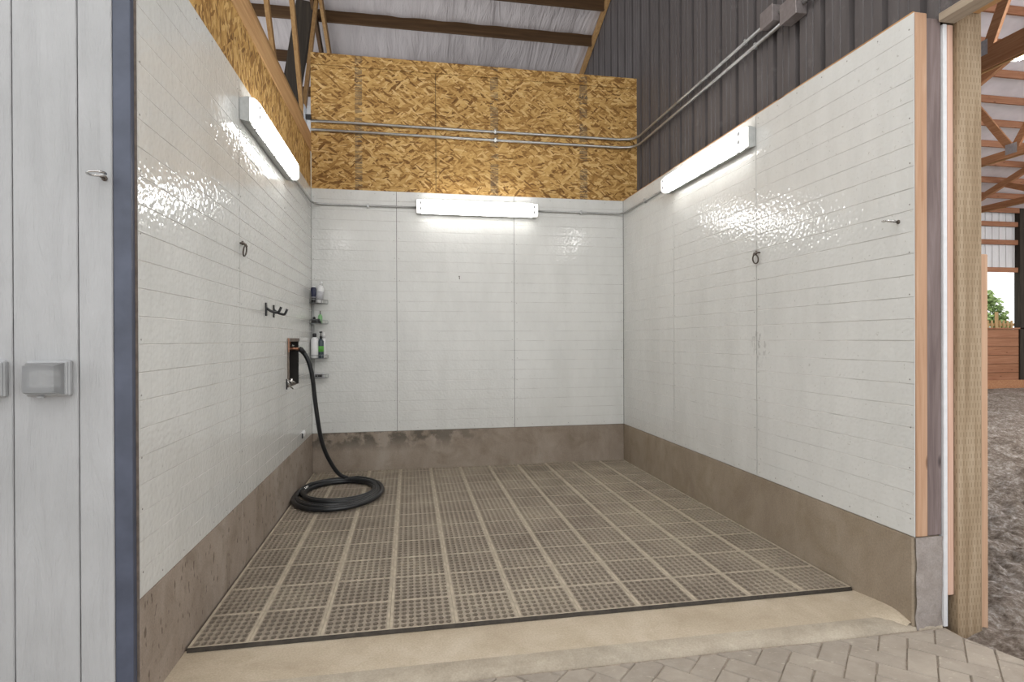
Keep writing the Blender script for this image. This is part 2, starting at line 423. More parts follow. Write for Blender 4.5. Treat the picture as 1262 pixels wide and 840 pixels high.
# ------------------------------------------------------------------ floor
fl = struct('floor', 'tan concrete slab floor of the wash stall')
MB().box(-.15, 3.42, -3.54, .15, -.15, 0).build('slab', 'slab_concrete', fl)
b_ = MB(); n_ = 60
for i in range(n_+1):
    x = -.15 + (3.42+.15)*i/n_; w = .012*noise.noise(Vector((x*2.3, 0, 1))); w2 = .018*noise.noise(Vector((x*1.7, 5, 1)))
    b_.v += [(x, -3.54, .0005), (x, -3.575+w2, -.002), (x, -3.638+w, -.016), (x, -3.648+w, -.06)]
for i in range(n_):
    for k in range(3): b_.f.append((i*4+k, i*4+k+1, i*4+k+5, i*4+k+4))
b_.build('slab_lip', 'slab_lip', fl, True)
b_ = MB()       # sloped cove where slab meets the right curb
for i in range(13):
    y = -3.27 - .35*i/12; g = math.sin(math.pi*min(1, (i/12)*1.0)/2); e_ = max(0, (i-7)/5)**2; w = .015 + .15*g*(1-e_*.93); h = .003+.03*g*(1-e_)
    b_.v += [(WX+.01, y, h), (WX-w*.4, y, h*.55), (WX-w, y, .0003 if y > -3.54 else -.004 - (-3.54-y)*.12)]
for i in range(12):
    for k in range(2): b_.f.append((i*3+k, i*3+k+1, i*3+k+4, i*3+k+3))
b_.build('cove', 'slab_concrete', fl, True)
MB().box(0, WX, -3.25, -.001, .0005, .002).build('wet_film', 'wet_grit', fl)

# herringbone pavers of the aisle
fp = struct('floor_aisle', 'herringbone stone paving of the barn aisle')
MB().box(-8, 3.43, -12, -3.64, -.2, -.0265).build('bedding', 'joint_sand', fp)
A = .104; UV0, VV0 = -.4695, 4.852; RH = math.sqrt(.5)
def clip(poly, nx, ny, d):
    out = []
    for i in range(len(poly)):
        p, q = poly[i], poly[(i+1) % len(poly)]; a = p[0]*nx+p[1]*ny-d; c = q[0]*nx+q[1]*ny-d
        if a <= 0: out.append(p)
        if a*c < 0:
            t = a/(a-c); out.append((p[0]+(q[0]-p[0])*t, p[1]+(q[1]-p[1])*t))
    return out
def edge_half(p, q): # keep the left side of p->q reversed: returns nx, ny, d keeping the -x side
    dx, dy = q[0]-p[0], q[1]-p[1]; L = math.hypot(dx, dy); nx, ny = -dy/L, dx/L
    if nx < 0: nx, ny = -nx, -ny
    return nx, ny, nx*p[0]+ny*p[1]
EDGE = edge_half((3.395, -3.66), (3.50, -3.96))
def inset(poly, g):
    out = []; L = len(poly); ar = sum(poly[i][0]*poly[(i+1) % L][1]-poly[(i+1) % L][0]*poly[i][1] for i in range(L))
    if ar < 0: poly = poly[::-1]
    cx = sum(p[0] for p in poly)/L; cy = sum(p[1] for p in poly)/L
    for p in poly:
        dx, dy = p[0]-cx, p[1]-cy; r = math.hypot(dx, dy) or 1; k = max(.2, 1-g*1.35/r); out.append((cx+dx*k, cy+dy*k))
    return poly, out
rg = random.Random(3); count = 0
for i in range(-60, 30):
    for j in range(-60, 40):
        mm = (i+j) % 4
        if mm == 0: cells = (i, j, i+1, j+2)          # long in v
        elif mm == 2: cells = (i, j, i+2, j+1)
        else: continue
        u0, v0, u1, v1 = cells
        poly = []
        for a, c in ((u0,v0),(u1,v0),(u1,v1),(u0,v1)):
            u = UV0+A*a; v = VV0+A*c; poly.append(((u+v)*RH, (u-v)*RH))
        cx = sum(p[0] for p in poly)/4; cy = sum(p[1] for p in poly)/4
        if not (.55 < cx < 3.62 and -4.55 < cy < -3.5): continue
        poly = clip(poly, 0, 1, -3.652); 
        if len(poly) >= 3: poly = clip(poly, *EDGE)
        if len(poly) < 3: continue
        ar = abs(sum(poly[k][0]*poly[(k+1) % len(poly)][1]-poly[(k+1) % len(poly)][0]*poly[k][1] for k in range(len(poly))))/2
        if ar < .0009: continue
        p0, p1 = inset(poly, .0022); _, p2 = inset(poly, .0065); zt = -.019 + rg.uniform(-.0025, .0015)
        L = len(p0); mb = MB(); mb.v = [(p[0],p[1],-.045) for p in p1]+[(p[0],p[1],zt-.005) for p in p1]+[(p[0],p[1],zt) for p in p2]
        for k in range(L):
            q = (k+1) % L; mb.f += [(k,q,L+q,L+k), (L+k,L+q,2*L+q,2*L+k)]
        mb.f.append(tuple(range(2*L, 3*L))); mb.build('paver', 'paver_stone', fp); count += 1
# ------------------------------------------------------------------ arena ground
ag = MB()
xs = [3.38]; 
while xs[-1] < 34: xs.append(xs[-1] + max(.022, (xs[-1]-3.2)*.022))
ys = [-4.9]
while ys[-1] < 7.3: ys.append(ys[-1] + (.03 if ys[-1] < -2 else .03+(ys[-1]+2)*.012))
for y in ys:
    for x in xs:
        p = Vector((x, y, 0)); far = min(1, (x-3.38)/1.2)
        h = .045*noise.fractal(p*2.1, .9, 2.0, 3) + .05*noise.fractal(p*7.0, .8, 2.1, 3)*(.35+.65*far)
        h += .045*max(0, noise.noise(p*13))*(.5+far*.5)
        e = -EDGE[2]+EDGE[0]*x+EDGE[1]*y
        if y < -3.55 and e < .05: h = min(h, -.015)-.05*max(0, .05-e)*8
        ag.v.append((x, y, -.06+h))
nx_ = len(xs)
for j in range(len(ys)-1):
    for i in range(nx_-1): ag.f.append((j*nx_+i, j*nx_+i+1, (j+1)*nx_+i+1, (j+1)*nx_+i))
tag(ag.build('floor_arena', 'arena_sand', None, True), 'churned brown sand footing of the riding arena', None, None, 'structure')
og = struct('ground_outside', 'grassy ground outside beyond the arena wall')
MB().box(3.4, 60, 7.35, 60, -.3, -.08).build('turf', 'grass_ground', og)

# ------------------------------------------------------------------ curbs (concrete stem walls)
c = struct('baseboard_left', 'pitted brown concrete curb under the left panels')
MB().cbox(-.15, 0, LF, -2.398, -.15, H0, .004).build('curb_block', 'curb_concrete', c)
MB().cbox(-.15, 0, -2.392, .15, -.15, H0, .004).build('curb_block', 'curb_concrete', c)
c = struct('baseboard_back', 'stained brown concrete curb along the back')
MB().cbox(.001, WX-.001, 0, .15, -.15, H0, .004).build('curb_block', 'curb_concrete_back', c)
c = struct('baseboard_right', 'tan concrete curb under the right panels')
MB().cbox(WX, 3.42, RF+.012, .15, -.15, H0, .006).build('curb_block', 'curb_concrete_tan', c)
b_ = MB(); nz, nxx = 16, 7     # rough broken end face
for k in range(nz+1):
    for i in range(nxx+1):
        x = WX+.012+(3.422-WX-.012)*i/nxx; z = -.06+(H0+.058)*k/nz
        b_.v.append((x+(.008*noise.noise(Vector((1,z*9,3))) if i == 0 else 0), RF+.004+.012*noise.noise(Vector((x*22,z*14,4))), z))
for k in range(nz):
    for i in range(nxx): b_.f.append((k*8+i, k*8+i+1, k*8+i+9, k*8+i+8))
b_.build('rough_end', 'end_concrete', c, True)

# ------------------------------------------------------------------ white embossed panels
TP = .1016
def frp_panel(parent, o, u, nrm, w, h, hole=None, phase=0.0):
    """o lower corner, u unit vector along width, nrm outward normal"""
    o, u, nrm = Vector(o), Vector(u), Vector(nrm); zz = Vector((0,0,1)); mb = MB(); G = .0027; DZ = .0015; T = .003
    def P(a, b_, d): return o+u*a+zz*b_+nrm*d
    def rects(a0, a1, b0, b1):
        if not hole: return [(a0,a1,b0,b1)]
        h0, h1, g0, g1 = hole
        if a1 <= h0 or a0 >= h1 or b1 <= g0 or b0 >= g1: return [(a0,a1,b0,b1)]
        out = []
        if a0 < h0: out.append((a0,h0,b0,b1))
        if a1 > h1: out.append((h1,a1,b0,b1))
        m0, m1 = max(a0,h0), min(a1,h1)
        if b0 < g0: out.append((m0,m1,b0,g0))
        if b1 > g1: out.append((m0,m1,g1,b1))
        return out
    a = -phase
    while a < w-1e-4:
        b0 = 0
        while b0 < h-1e-4:
            for r0, r1, s0, s1 in rects(max(a,0), min(a+TP,w), b0, min(b0+TP,h)):
                if r1-r0 < .002 or s1-s0 < .002: continue
                ga = min(G, (r1-r0)*.3); gb = min(G, (s1-s0)*.3)
                ga *= .6; D2 = T+DZ-.0004; a0, a1, c0, c1 = r0+ga, r1-ga, s0+gb, s1-gb
                mb.add([P(a0,c0,T+DZ),P(a1,c0,T+DZ),P(a1,c1,T+DZ),P(a0,c1,T+DZ), P(r0,c0,D2),P(r0,c1,D2),P(r1,c0,D2),P(r1,c1,D2), P(r0,s0,T),P(r1,s0,T),P(r1,s1,T),P(r0,s1,T)],
                       [(0,1,2,3),(4,0,3,5),(1,6,7,2),(8,9,6,1,0,4),(5,3,2,7,10,11)])
            b0 += TP
        a += TP
    for r0, r1, s0, s1 in rects(0, w, 0, h):   # sheet edges
        mb.add([P(r0,s0,0),P(r1,s0,0),P(r1,s1,0),P(r0,s1,0),P(r0,s0,T),P(r1,s0,T),P(r1,s1,T),P(r0,s1,T)], [(0,1,5,4),(1,2,6,5),(2,3,7,6),(3,0,4,7),(0,1,2,3)])
    me = bpy.data.meshes.new('wall_panel'); me.from_pydata([tuple(v) for v in mb.v], [], mb.f)
    me.materials.append(MAT['white_wall_panel']); me.materials.append(MAT['panel_groove'])
    for p_ in me.polygons:
        if len(p_.vertices) == 6: p_.material_index = 1
    ob = bpy.data.objects.new('wall_panel', me); COL.objects.link(ob); ob.parent = parent
    sm = MB(); rr = random.Random(int(w*1000)+int(o.y*77)+int(o.x*33)); zs = .1
    while zs < h:
        for a in (.022, w-.022):
            if rr.random() < .85:
                p = P(a+rr.uniform(-.004,.004), zs+rr.uniform(-.02,.02), T+.0012)
                if hole and hole[0]-.01 < a < hole[1]+.01 and hole[2]-.02 < zs < hole[3]+.02: continue
                Mx = nrm.to_track_quat('Z','Y').to_matrix().to_4x4(); sm.lathe([(.0042,0),(.0038,.0012),(.0012,.0016)], 6, p, Mx)
        zs += .205
    for b0 in (.03, h-.03):
        a = .2
        while a < w:
            p = P(a+rr.uniform(-.02,.02), b0, T+.0012); Mx = nrm.to_track_quat('Z','Y').to_matrix().to_4x4(); sm.lathe([(.004,0),(.0036,.0012),(.0012,.0016)], 6, p, Mx); a += .2
    me = bpy.data.meshes.new('screw_heads'); me.from_pydata([tuple(v) for v in sm.v], [], sm.f); me.materials.append(MAT['screw_steel'])
    so = bpy.data.objects.new('screw_heads', me); COL.objects.link(so); so.parent = ob; so['kind'] = 'stuff'
    return ob
HP = HT-H0
REC = (-1.15, -.68, .962, 1.352)   # recess in the left wall: y0, y1, z0, z1
wl = struct('wall_left', 'left stall wall of white embossed panels with strand board above')
S1, S2 = -2.4194, -1.2002
frp_panel(wl, (-.004, LF, H0+.003), (0,1,0), (1,0,0), S1-LF-.0045, HP)
frp_panel(wl, (-.004, S1+.001, H0+.003), (0,1,0), (1,0,0), S2-S1-.0045, HP)
frp_panel(wl, (-.004, S2+.001, H0+.003), (0,1,0), (1,0,0), -S2-.001, HP, hole=(REC[0]-S2-.001, REC[1]-S2-.001, REC[2]-H0-.003, REC[3]-H0-.003))
core = MB()   # framing core behind the sheets, open at the recess
core.box(-.15,-.006,LF,REC[0]-.012,H0,HT); core.box(-.15,-.006,REC[1]+.012,.15,H0,HT); core.box(-.15,-.006,REC[0]-.012,REC[1]+.012,H0,REC[2]-.012)
core.box(-.15,-.006,REC[0]-.012,REC[1]+.012,REC[3]+.012,HT); core.build('wall_core', 'panel_seam', wl)
for y0, y1 in ((LF-1.9, -1.84), (-1.836, .0)):
    MB().box(-.018, -.004, y0 if y0 > -5 else LF, y1, HT+.002, 3.21).build('strand_sheet', 'strand_board_upright', wl)
MB().cbox(-.10, .004, LF, -.002, 3.212, 3.39, .003).build('top_plate', 'fir_y', wl)
MB().box(-.12, -.02, LF, .0, HT, 3.2).build('upper_core', 'dark_purlin', wl)

wb = struct('wall_back', 'back stall wall of white embossed panels with strand board above')
BS = .8314
frp_panel(wb, (.002, .004, H0+.003), (1,0,0), (0,-1,0), BS-.0055, HP, phase=TP*(1-((BS/TP) % 1)))
frp_panel(wb, (BS+.001, .004, H0+.003), (1,0,0), (0,-1,0), PW-.0045, HP)
frp_panel(wb, (BS+PW+.001, .004, H0+.003), (1,0,0), (0,-1,0), WX-BS-PW-.004, HP)
MB().box(0, 3.43, .006, .15, H0, HT).build('wall_core', 'panel_seam', wb)
sh = MB().box(.0, 1.2285, .004, .016, HT+.003, 4.080).build('strand_sheet', 'strand_board', wb)
sh2 = MB().box(1.2345, 3.428, .004, .016, HT+.003, 4.080).build('strand_sheet', 'strand_board', wb)
MB().box(0, 2.40, .003, .016, 4.085, 4.20).build('strand_strip', 'strand_board', wb)
MB().box(2.403, 3.428, .003, .016, 4.085, 4.20).build('strand_strip', 'strand_board', wb)
st = MB()
for x in (.03, .61, 1.23, 1.83, 2.44, 3.05, 3.38): st.box(x-.02, x+.02, .018, .107, HT, 4.18)
st.box(0, 3.42, .0165, .018, HT, 4.15); st.build('stud_frame', 'dark_post', wb)
MB().box(-.004, .006, .0, .012, HT+.003, 3.2).build('corner_edge', 'pale_grit', wb)
txt = bpy.data.curves.new('stamp', 'FONT'); txt.body = 'APA'; txt.size = .062; txt.align_x = 'CENTER'
to = bpy.data.objects.new('stamp', txt); COL.objects.link(to); bpy.context.view_layer.update()
me = bpy.data.meshes.new_from_object(to.evaluated_get(bpy.context.evaluated_depsgraph_get())); bpy.data.objects.remove(to)
me.transform(Matrix.Translation((2.815, .0032, 3.93)) @ Matrix.Rotation(math.pi/2, 4, 'X')); me.materials.append(MAT['ink'])
to = bpy.data.objects.new('stamp', me); COL.objects.link(to); to.parent = sh2

wr = struct('wall_right', 'right stall wall of white embossed panels below dark ribbed metal')
for k in range(3):
    y0 = RF+k*PW; y1 = min(RF+(k+1)*PW, -.0) if k < 2 else -.001
    # u runs towards -y so the outward normal is -x
    frp_panel(wr, (WX+.004, y0+.001, H0+.003), (0,1,0), (-1,0,0), y1-y0-.0045, HP)
MB().box(WX+.006, WX+.02, RF+.012, 0, H0, HT-.002).build('wall_core', 'panel_seam', wr)
MB().box(WX+.006, WX+.02, RF+.012, 0, HT, HT+.014).build('top_edge', 'fir_y', wr)
MB().box(WX+.02, 3.41, RF+.045, .0, H0, HT-.003).build('stud_core', 'web_wood', wr)
# ribbed metal sheets (0.914 m cover, four ribs each)
def ribbed(parent, y_top, nrib, zb, ztf, x, nx, mat, pitch=.2286, ribh=.019):
    prof = []
    for k in range(nrib):
        y = -pitch*k
        prof += [(y, 0), (y-.004, ribh), (y-.040, ribh), (y-.044, 0)]
        for q in (.100, .160): prof += [(y-q, 0), (y-q-.003, .006), (y-q-.011, .006), (y-q-.014, 0)]
    prof.append((-pitch*nrib, 0)); mb = MB()
    for dy, d in prof:
        y = y_top+dy; mb.v += [(x+nx*d, y, zb(y)), (x+nx*d, y, ztf(y))]
    for i in range(len(prof)-1): mb.f.append((2*i, 2*i+2, 2*i+3, 2*i+1))
    o = mb.build('metal_sheet', mat, parent); return o
yt = -.793+.2286*4*4+.02
for s in range(13):
    y1 = yt-.9144*s; below = y1 <= RF+.35
    ribbed(wr, y1, 4, (lambda y: 2.70 if y > RF+.13 else 2.84), (lambda y: roof_z(y)+.12), 3.428, 1, 'dark_ribbed_metal', ribh=.034)
MB().box(3.466, 3.60, RF+.12, 7.1, -.1, 7.2).build('partition_core', 'dark_post', wr)
MB().box(3.466, 3.60, -7.6, RF+.12, 3.32, 8.6).build('partition_core', 'dark_post', wr)
MB().beam((3.40, 2.95, roof_z(2.95)+.05), (3.40, -7.4, roof_z(-7.4)+.05), .04, .09).build('rafter', 'web_wood', wr)

# end of the right wall: studs, trim and post
def post(name, label, cat, mat, x0, x1, y0, y1, z0, z1, cc=.004, group=None):
    o = MB(); cx, cy = (x0+x1)/2, (y0+y1)/2
    o.cbox(x0-cx, x1-cx, y0-cy, y1-cy, 0, z1-z0, cc); ob = o.build(name, mat); ob.location = (cx, cy, z0); return tag(ob, label, cat, group)
post('wall_stud', 'orange fir stud capping the front end of the right stall wall', 'stud', 'fir_z', WX+.008, 3.337, RF-.002, RF+.042, H0+.003, HT+.006)
post('wall_stud', 'dark weathered mauve stud beside the orange fir stud', 'stud', 'mauve_wood_z', 3.338, 3.421, RF+.006, RF+.042, H0+.002, 2.835)
tag(post('trim_1', 'narrow white metal trim strip beside the incised post', None, 'white_metal', 3.4225, 3.4435, RF-.004, RF+.05, -.02, 2.808, .002), kind='structure')
post('door_jamb', 'pinkish wooden jamb strip between white trim and incised post', 'jamb', 'pink_wood_z', 3.4445, 3.4805, RF-.003, RF+.05, .125, 2.808)
post('timber_post', 'thick incised pressure-treated timber post at the arena opening', 'post', 'incised_post_wood', 3.482, 3.617, RF-.02, RF+.115, -.12, 3.30, .002)
post('kick_board', 'upright fir board on the arena side of the incised post', 'board', 'fir_z', 3.622, 3.672, RF-.004, RF+.04, -.07, 1.735)
b_ = thing('door_header', 'grey-brown timber header running above the arena opening', 'beam', (3.44, -5.5, 2.81))
MB().cbox(3.395, 3.482, -7.4, RF-.004, 2.812, 2.852, .003).build('soffit_board', 'header_wood', b_)
MB().cbox(3.4835, 3.60, -7.4, RF-.022, 2.86, 3.31, .003).build('header_beam', 'fir_y', b_)

# ------------------------------------------------------------------ left end: siding and trim
wf = struct('wall_front', 'white wood-grain plank siding on the aisle wall left of the stall')
gx = [-.066, -.173, -.3725, -.572, -.771, -.97, -1.17, -1.37]
for i in range(len(gx)-1):
    x1, x0 = gx[i]-.0016*(i > 0), gx[i+1]+.0016
    mb = MB(); mb.cbox(x0, x1, -3.700, -3.684, -.05, 4.6, .003); mb.build('plank', 'white_siding', wf)
MB().box(-1.5, -.07, -3.684, -3.55, -.05, 4.6).build('wall_core', 'panel_seam', wf)
t_ = struct('trim_2', 'blue-grey painted corner board at the front of the left wall')
MB().cbox(-.0655, -.008, -3.694, -3.666, -.05, 4.6, .002).build('corner_board', 'blue_grey_paint', t_)
MB().box(-.064, -.0005, -3.665, LF-.001, -.05, 4.6).build('raw_edge', 'recess_frame', t_)

# ------------------------------------------------------------------ roof over stall and aisle
rf = struct('ceiling', 'wrinkled white roof liner with dark timber purlins above the stall')
lm = MB(); XN, YN = 150, 70
for j in range(YN+1):
    y = 2.95-10.6*j/YN
    for i in range(XN+1):
        x = -6+9.40*i/XN; lm.v.append((x, y, roof_z(y)+.135+.012*noise.noise(Vector((x*4, y*.7, 2)))+.02*abs(math.sin((y-.93)*math.pi/.53))*-1))
for j in range(YN):
    for i in range(XN): k = j*(XN+1)+i; lm.f.append((k, k+1, k+XN+2, k+XN+1))
lm.build('liner', 'roof_liner', rf, True)
for y in [2.62, 2.05, 1.43, .93] + [.93-.53*k for k in range(1, 16)]:
    MB().box(-6, 3.385, y-.019, y+.019, roof_z(y), roof_z(y)+.14).build('purlin', 'dark_purlin', rf)
MB().box(-6, 3.43, 2.95, 3.0, 2.2, 4.85).build('rear_lining', 'white_metal', rf)
# stall-side truss over the left wall
def board(parent, name, mat, a, b__, w, h, side=(1,0,0)): return MB().beam(a, b__, w, h, side).build(name, mat, parent)
tr = thing('roof_truss', 'pale timber truss rising behind the left wall top plate', 'truss', (-.12, .2, 3.4))
board(tr, 'web', 'web_wood', (-.105,.16,3.63), (-.105,-1.22,5.95), .038, .075)
board(tr, 'web', 'web_wood', (-.105,.20,3.63), (-.105,1.10,5.36), .038, .06)
board(tr, 'top_chord', 'web_wood', (-.055,2.9,roof_z(2.9)-.06), (-.055,-7,roof_z(-7)-.06), .038, .13)
board(tr, 'top_chord', 'dark_purlin', (-.155,2.9,roof_z(2.9)-.06), (-.155,-7,roof_z(-7)-.06), .038, .13)
board(tr, 'bottom_chord', 'web_wood', (-.105,.30,3.55), (-.105,-7,3.55), .038, .12)
MB().box(-.085, -.078, .10, .26, 3.52, 3.72).build('truss_plate', 'truss_plate', tr)
MB().cbox(-.045, .006, -.03, .0, 3.52, 3.57, .003).build('bracket', 'dark_iron', tr)
br = thing('brace_post', 'broad dark leaning timber brace behind the left wall', 'brace', (-.5, 1.2, 3.4))
board(br, 'brace', 'dark_post', (-.553,1.2,3.4), (-.243,1.2,5.36), .20, .10)
b2 = thing('brace_board', 'narrow brown brace leaning left of the dark brace', 'brace', (-.3, .45, 3.2))
board(b2, 'brace', 'web_wood', (-.33,.40,3.45), (-.33,-1.65,6.3), .04, .075)

# ------------------------------------------------------------------ drainage mats
PX, PY = .302, .2867; X0 = .257; YF = -3.262; MZ = .017
cache = {}
def cell_mesh(w, h, nx, ny):
    key = (round(w,3), round(h,3), nx, ny)
    if key in cache: return cache[key]
    sx, sy = .0125, .006           # solid rim on each side
    mb = MB(); ax = (w-2*sx)/nx; ay = (h-2*sy)/ny; r = .335*min(ax, ay); n = 8
    def quad(x0,x1,y0,y1): mb.add([(x0,y0,MZ),(x1,y0,MZ),(x1,y1,MZ),(x0,y1,MZ)], [(0,1,2,3)])
    quad(0,sx,0,h); quad(w-sx,w,0,h); nstrip = 2; quad(sx,w-sx,0,sy); quad(sx,w-sx,h-sy,h)
    for i in range(nx):
        for j in range(ny):
            x0, y0 = sx+ax*i, sy+ay*j; cx, cy = x0+ax/2, y0+ay/2; o = len(mb.v)
            for k in range(n):
                a = 2*math.pi*(k+.5)/n; c_, s_ = math.cos(a), math.sin(a); m_ = max(abs(c_), abs(s_))
                mb.v.append((cx+c_/m_*ax/2, cy+s_/m_*ay/2, MZ))
            for k in range(n):
                a = 2*math.pi*(k+.5)/n; mb.v.append((cx+math.cos(a)*ax*.385, cy+math.sin(a)*ay*.45, MZ+.0006))
            for k in range(n):
                a = 2*math.pi*(k+.5)/n; mb.v.append((cx+math.cos(a)*ax*.37, cy+math.sin(a)*ay*.435, .002))
            cor = [(x0+ax,y0+ay,MZ),(x0,y0+ay,MZ),(x0,y0,MZ),(x0+ax,y0,MZ)]; co = len(mb.v); mb.v += cor
            for k in range(n):
                q = (k+1) % n; mb.f.append((o+k, o+q, o+n+q, o+n+k)); mb.f.append((o+n+k, o+n+q, o+2*n+q, o+2*n+k))
            for ci, (k, q) in enumerate(((0,1),(2,3),(4,5),(6,7))): pass
            for ci, k in enumerate((0, 2, 4, 6)): mb.f.append((o+k, co+ci, o+k+1))
    mb.add([(0,0,0),(w,0,0),(w,h,0),(0,h,0),(0,0,MZ),(w,0,MZ),(w,h,MZ),(0,h,MZ)], [(0,1,5,4),(1,2,6,5),(2,3,7,6),(3,0,4,7)])
    me = bpy.data.meshes.new('mat_cell'); me.from_pydata(mb.v, [], mb.f); me.materials.append(MAT['dusty_rubber']); me.materials.append(MAT['dusty_strip'])
    for p_ in me.polygons[:4]: p_.material_index = 1
    cache[key] = me; return me
colsb = [(0.012, X0)] + [(X0+PX*i, X0+PX*(i+1)) for i in range(9)] + [(X0+PX*9, 3.258)]
rowsb = [(YF+PY*i, YF+PY*(i+1)) for i in range(11)] + [(YF+PY*11, -.006)]
cg = [('narrow left', [0]), ('middle', range(1,6)), ('right', range(6,11))]
rgp = [('front', [0,1]), ('second', [2,3,4]), ('third', [5,6,7]), ('rear', [8,9,10,11])]
cw = {'narrow left': 'narrow rubber drainage mat against the left curb', 'middle': 'brown rubber drainage mat left of centre', 'right': 'brown rubber drainage mat against the right curb'}
rw = {'front': 'in the front row by the slab lip', 'second': 'in the second row from the front', 'third': 'in the third row from the front', 'rear': 'in the rear row by the back curb'}
for rn, rr_ in rgp:
    for cn, cc_ in cg:
        x0 = colsb[cc_[0]][0]; y0 = rowsb[rr_[0]][0]; x1 = colsb[cc_[-1]][1]; y1 = rowsb[rr_[-1]][1]
        t_ = thing('drainage_mat', cw[cn]+' '+rw[rn], 'mat', (x0, y0, .002), 'rubber drainage mats on the stall floor')
        for r_ in rr_:
            for c_ in cc_:
                a0, a1 = colsb[c_]; b0, b1 = rowsb[r_]; nx = 8 if a1-a0 > .27 else 7; ny = 7 if b1-b0 > .2 else 2
                o = bpy.data.objects.new('mat_cell', cell_mesh(a1-a0-.001, b1-b0-.001, nx, ny)); COL.objects.link(o); o.parent = t_
                o.location = (a0-x0, b0-y0, 0)
        if rn != 'front':
            mb = MB(); x = x0+.03
            while x < x1: mb.box(x-.004, x+.004, y0-.006, y0+.006, .018, .0235); x += .0755
            mb.build('lock_studs', 'dusty_strip', t_)['kind'] = 'stuff'
        else:
            MB().add([(x0,y0-.008,.002),(x1,y0-.008,.002),(x1,y0-.006,.008),(x0,y0-.006,.008),(x1,y0-.0005,.019),(x0,y0-.0005,.019),(x0,y0-.0005,.002),(x1,y0-.0005,.002)],
                     [(0,1,2,3),(3,2,4,5),(0,6,7,1),(5,4,7,6),(0,3,5,6),(1,7,4,2)]).build('mat_edge', 'mat_edge_rubber', t_)

# ------------------------------------------------------------------ fluorescent wall lights
def fixture(label, M4, length=1.26, group='vapour-tight wall lights of the stall', name='wall_light', cat='light', lensmat='lamp_lens'):
    """local: x along the tube, -y out of the wall, z up; origin at wall, fixture centre"""
    loc = M4.translation; t_ = thing(name, label, cat, loc, group); t_.rotation_euler = M4.to_euler()
    L = length/2
    def loft(prof, x0, x1, nm, mat, ends=True, taper=0):
        mb = MB(); n = len(prof)
        for x, k in ((x0, taper), (x1, taper)):
            for y, z in prof: mb.v.append((x, y, z))
        for i in range(n): mb.f.append((i, (i+1) % n, n+(i+1) % n, n+i))
        if ends: mb.f.append(tuple(range(n))[::-1]); mb.f.append(tuple(range(n, 2*n)))
        return mb
    def put(mb, nm, mat, smooth=False):
        me = bpy.data.meshes.new(nm); me.from_pydata(mb.v, [], mb.f); bm = bmesh.new(); bm.from_mesh(me); bmesh.ops.recalc_face_normals(bm, faces=bm.faces); bm.to_mesh(me); bm.free()
        me.materials.append(MAT[mat]); o = bpy.data.objects.new(nm, me); COL.objects.link(o); o.parent = t_; return o
    base = [(-.001,-.062),(-.001,.062),(-.040,.072),(-.052,.072),(-.052,-.072),(-.040,-.072)]
    put(loft(base, -L, L, 'housing', 'fixture_grey'), 'housing', 'fixture_grey')
    lens = [(-.053,-.070),(-.053,.070),(-.078,.068),(-.094,.058),(-.101,.042),(-.101,-.042),(-.094,-.058),(-.078,-.068)]
    put(loft(lens, -L+.055, L-.055, 'lens', 'lamp_lens'), 'lens', lensmat)
    for s in (-1, 1):
        a, b__ = (L-.055)*s, (L-.003)*s; mb = MB(); n = len(lens)
        for x, k in ((a, 1), ((L-.022)*s, .985), (b__, .96)):
            for y, z in lens: mb.v.append((x, -.053+(y+.053)*k, z*k))
        for q in range(2):
            for i in range(n): mb.f.append((q*n+i, q*n+(i+1) % n, (q+1)*n+(i+1) % n, (q+1)*n+i))
        mb.f.append(tuple(range(2*n, 3*n))); e = put(mb, 'lens_end', 'lens_end_white')
        for zc in (-.028, .028):
            mb = MB().cbox((L-.046)*s-.011, (L-.046)*s+.011, -.1026, -.1005, zc-.011, zc+.011, .0008)
            h = put(mb, 'lampholder', 'lampholder_grey'); h.parent = e
    for i in range(5):
        x = -L+.12+(length-.24)*i/4
        for s in (-1, 1):
            put(MB().cbox(x-.012, x+.012, -.062, -.044, (s*.071)-.004, (s*.071)+.004, .001), 'clip', 'fixture_grey')
    return t_
RZ = Matrix.Rotation
fixture('white fluorescent strip light on the back wall below strand board', Matrix.Translation((1.660, -.001, 2.693)))
fixture('white fluorescent strip light high on the left wall', Matrix.Translation((.001, -1.785, 2.672)) @ RZ(math.pi/2, 4, 'Z'))
fixture('white fluorescent strip light high on the right wall', Matrix.Translation((WX-.001, -1.79, 2.700)) @ RZ(-math.pi/2, 4, 'Z'))
# lamps of the aisle (one an added fill light), of the bay behind the strand board and of the arena
def hung(label, loc, rz, drop, tilt=math.pi/2, length=1.26, lensmat='lamp_lens'):
    t_ = fixture(label, Matrix.Translation(loc) @ RZ(rz, 4, 'Z') @ RZ(tilt, 4, 'X'), length, 'strip lights hung from the roof', 'hanging_light', 'light', lensmat)
    for s in (-.4, .4):
        me = MB().tube([(s, .0, 0), (s, drop, 0)], .004, 6); 
        m_ = bpy.data.meshes.new('hanger'); m_.from_pydata(me.v, [], me.f); m_.materials.append(MAT['galvanised']); o = bpy.data.objects.new('hanger', m_); COL.objects.link(o); o.parent = t_
    return t_
hung('strip light hung in the bay behind the strand board wall', (1.6, 2.0, 4.55), 0, .45, lensmat='bay_lamp_lens')
hung('strip light hung over the aisle left of the stall', (-1.3, -6.0, 4.3), .2, 3.7)
hung('added fill strip light, unseen above the stall entrance', (1.6, -4.5, 5.0), 0, 2.4, length=2.4, lensmat='fill_lamp_lens')  # added fill lamp, out of view, to even out the stall light
hung('strip light hung over the aisle right of the stall', (1.9, -7.1, 4.6), 0, 3.8)
hung('strip light hung under the arena truss nearest the opening', (9.0, -.75, 5.16), math.pi/2, 1.7, length=2.4, lensmat='arena_lamp_lens')
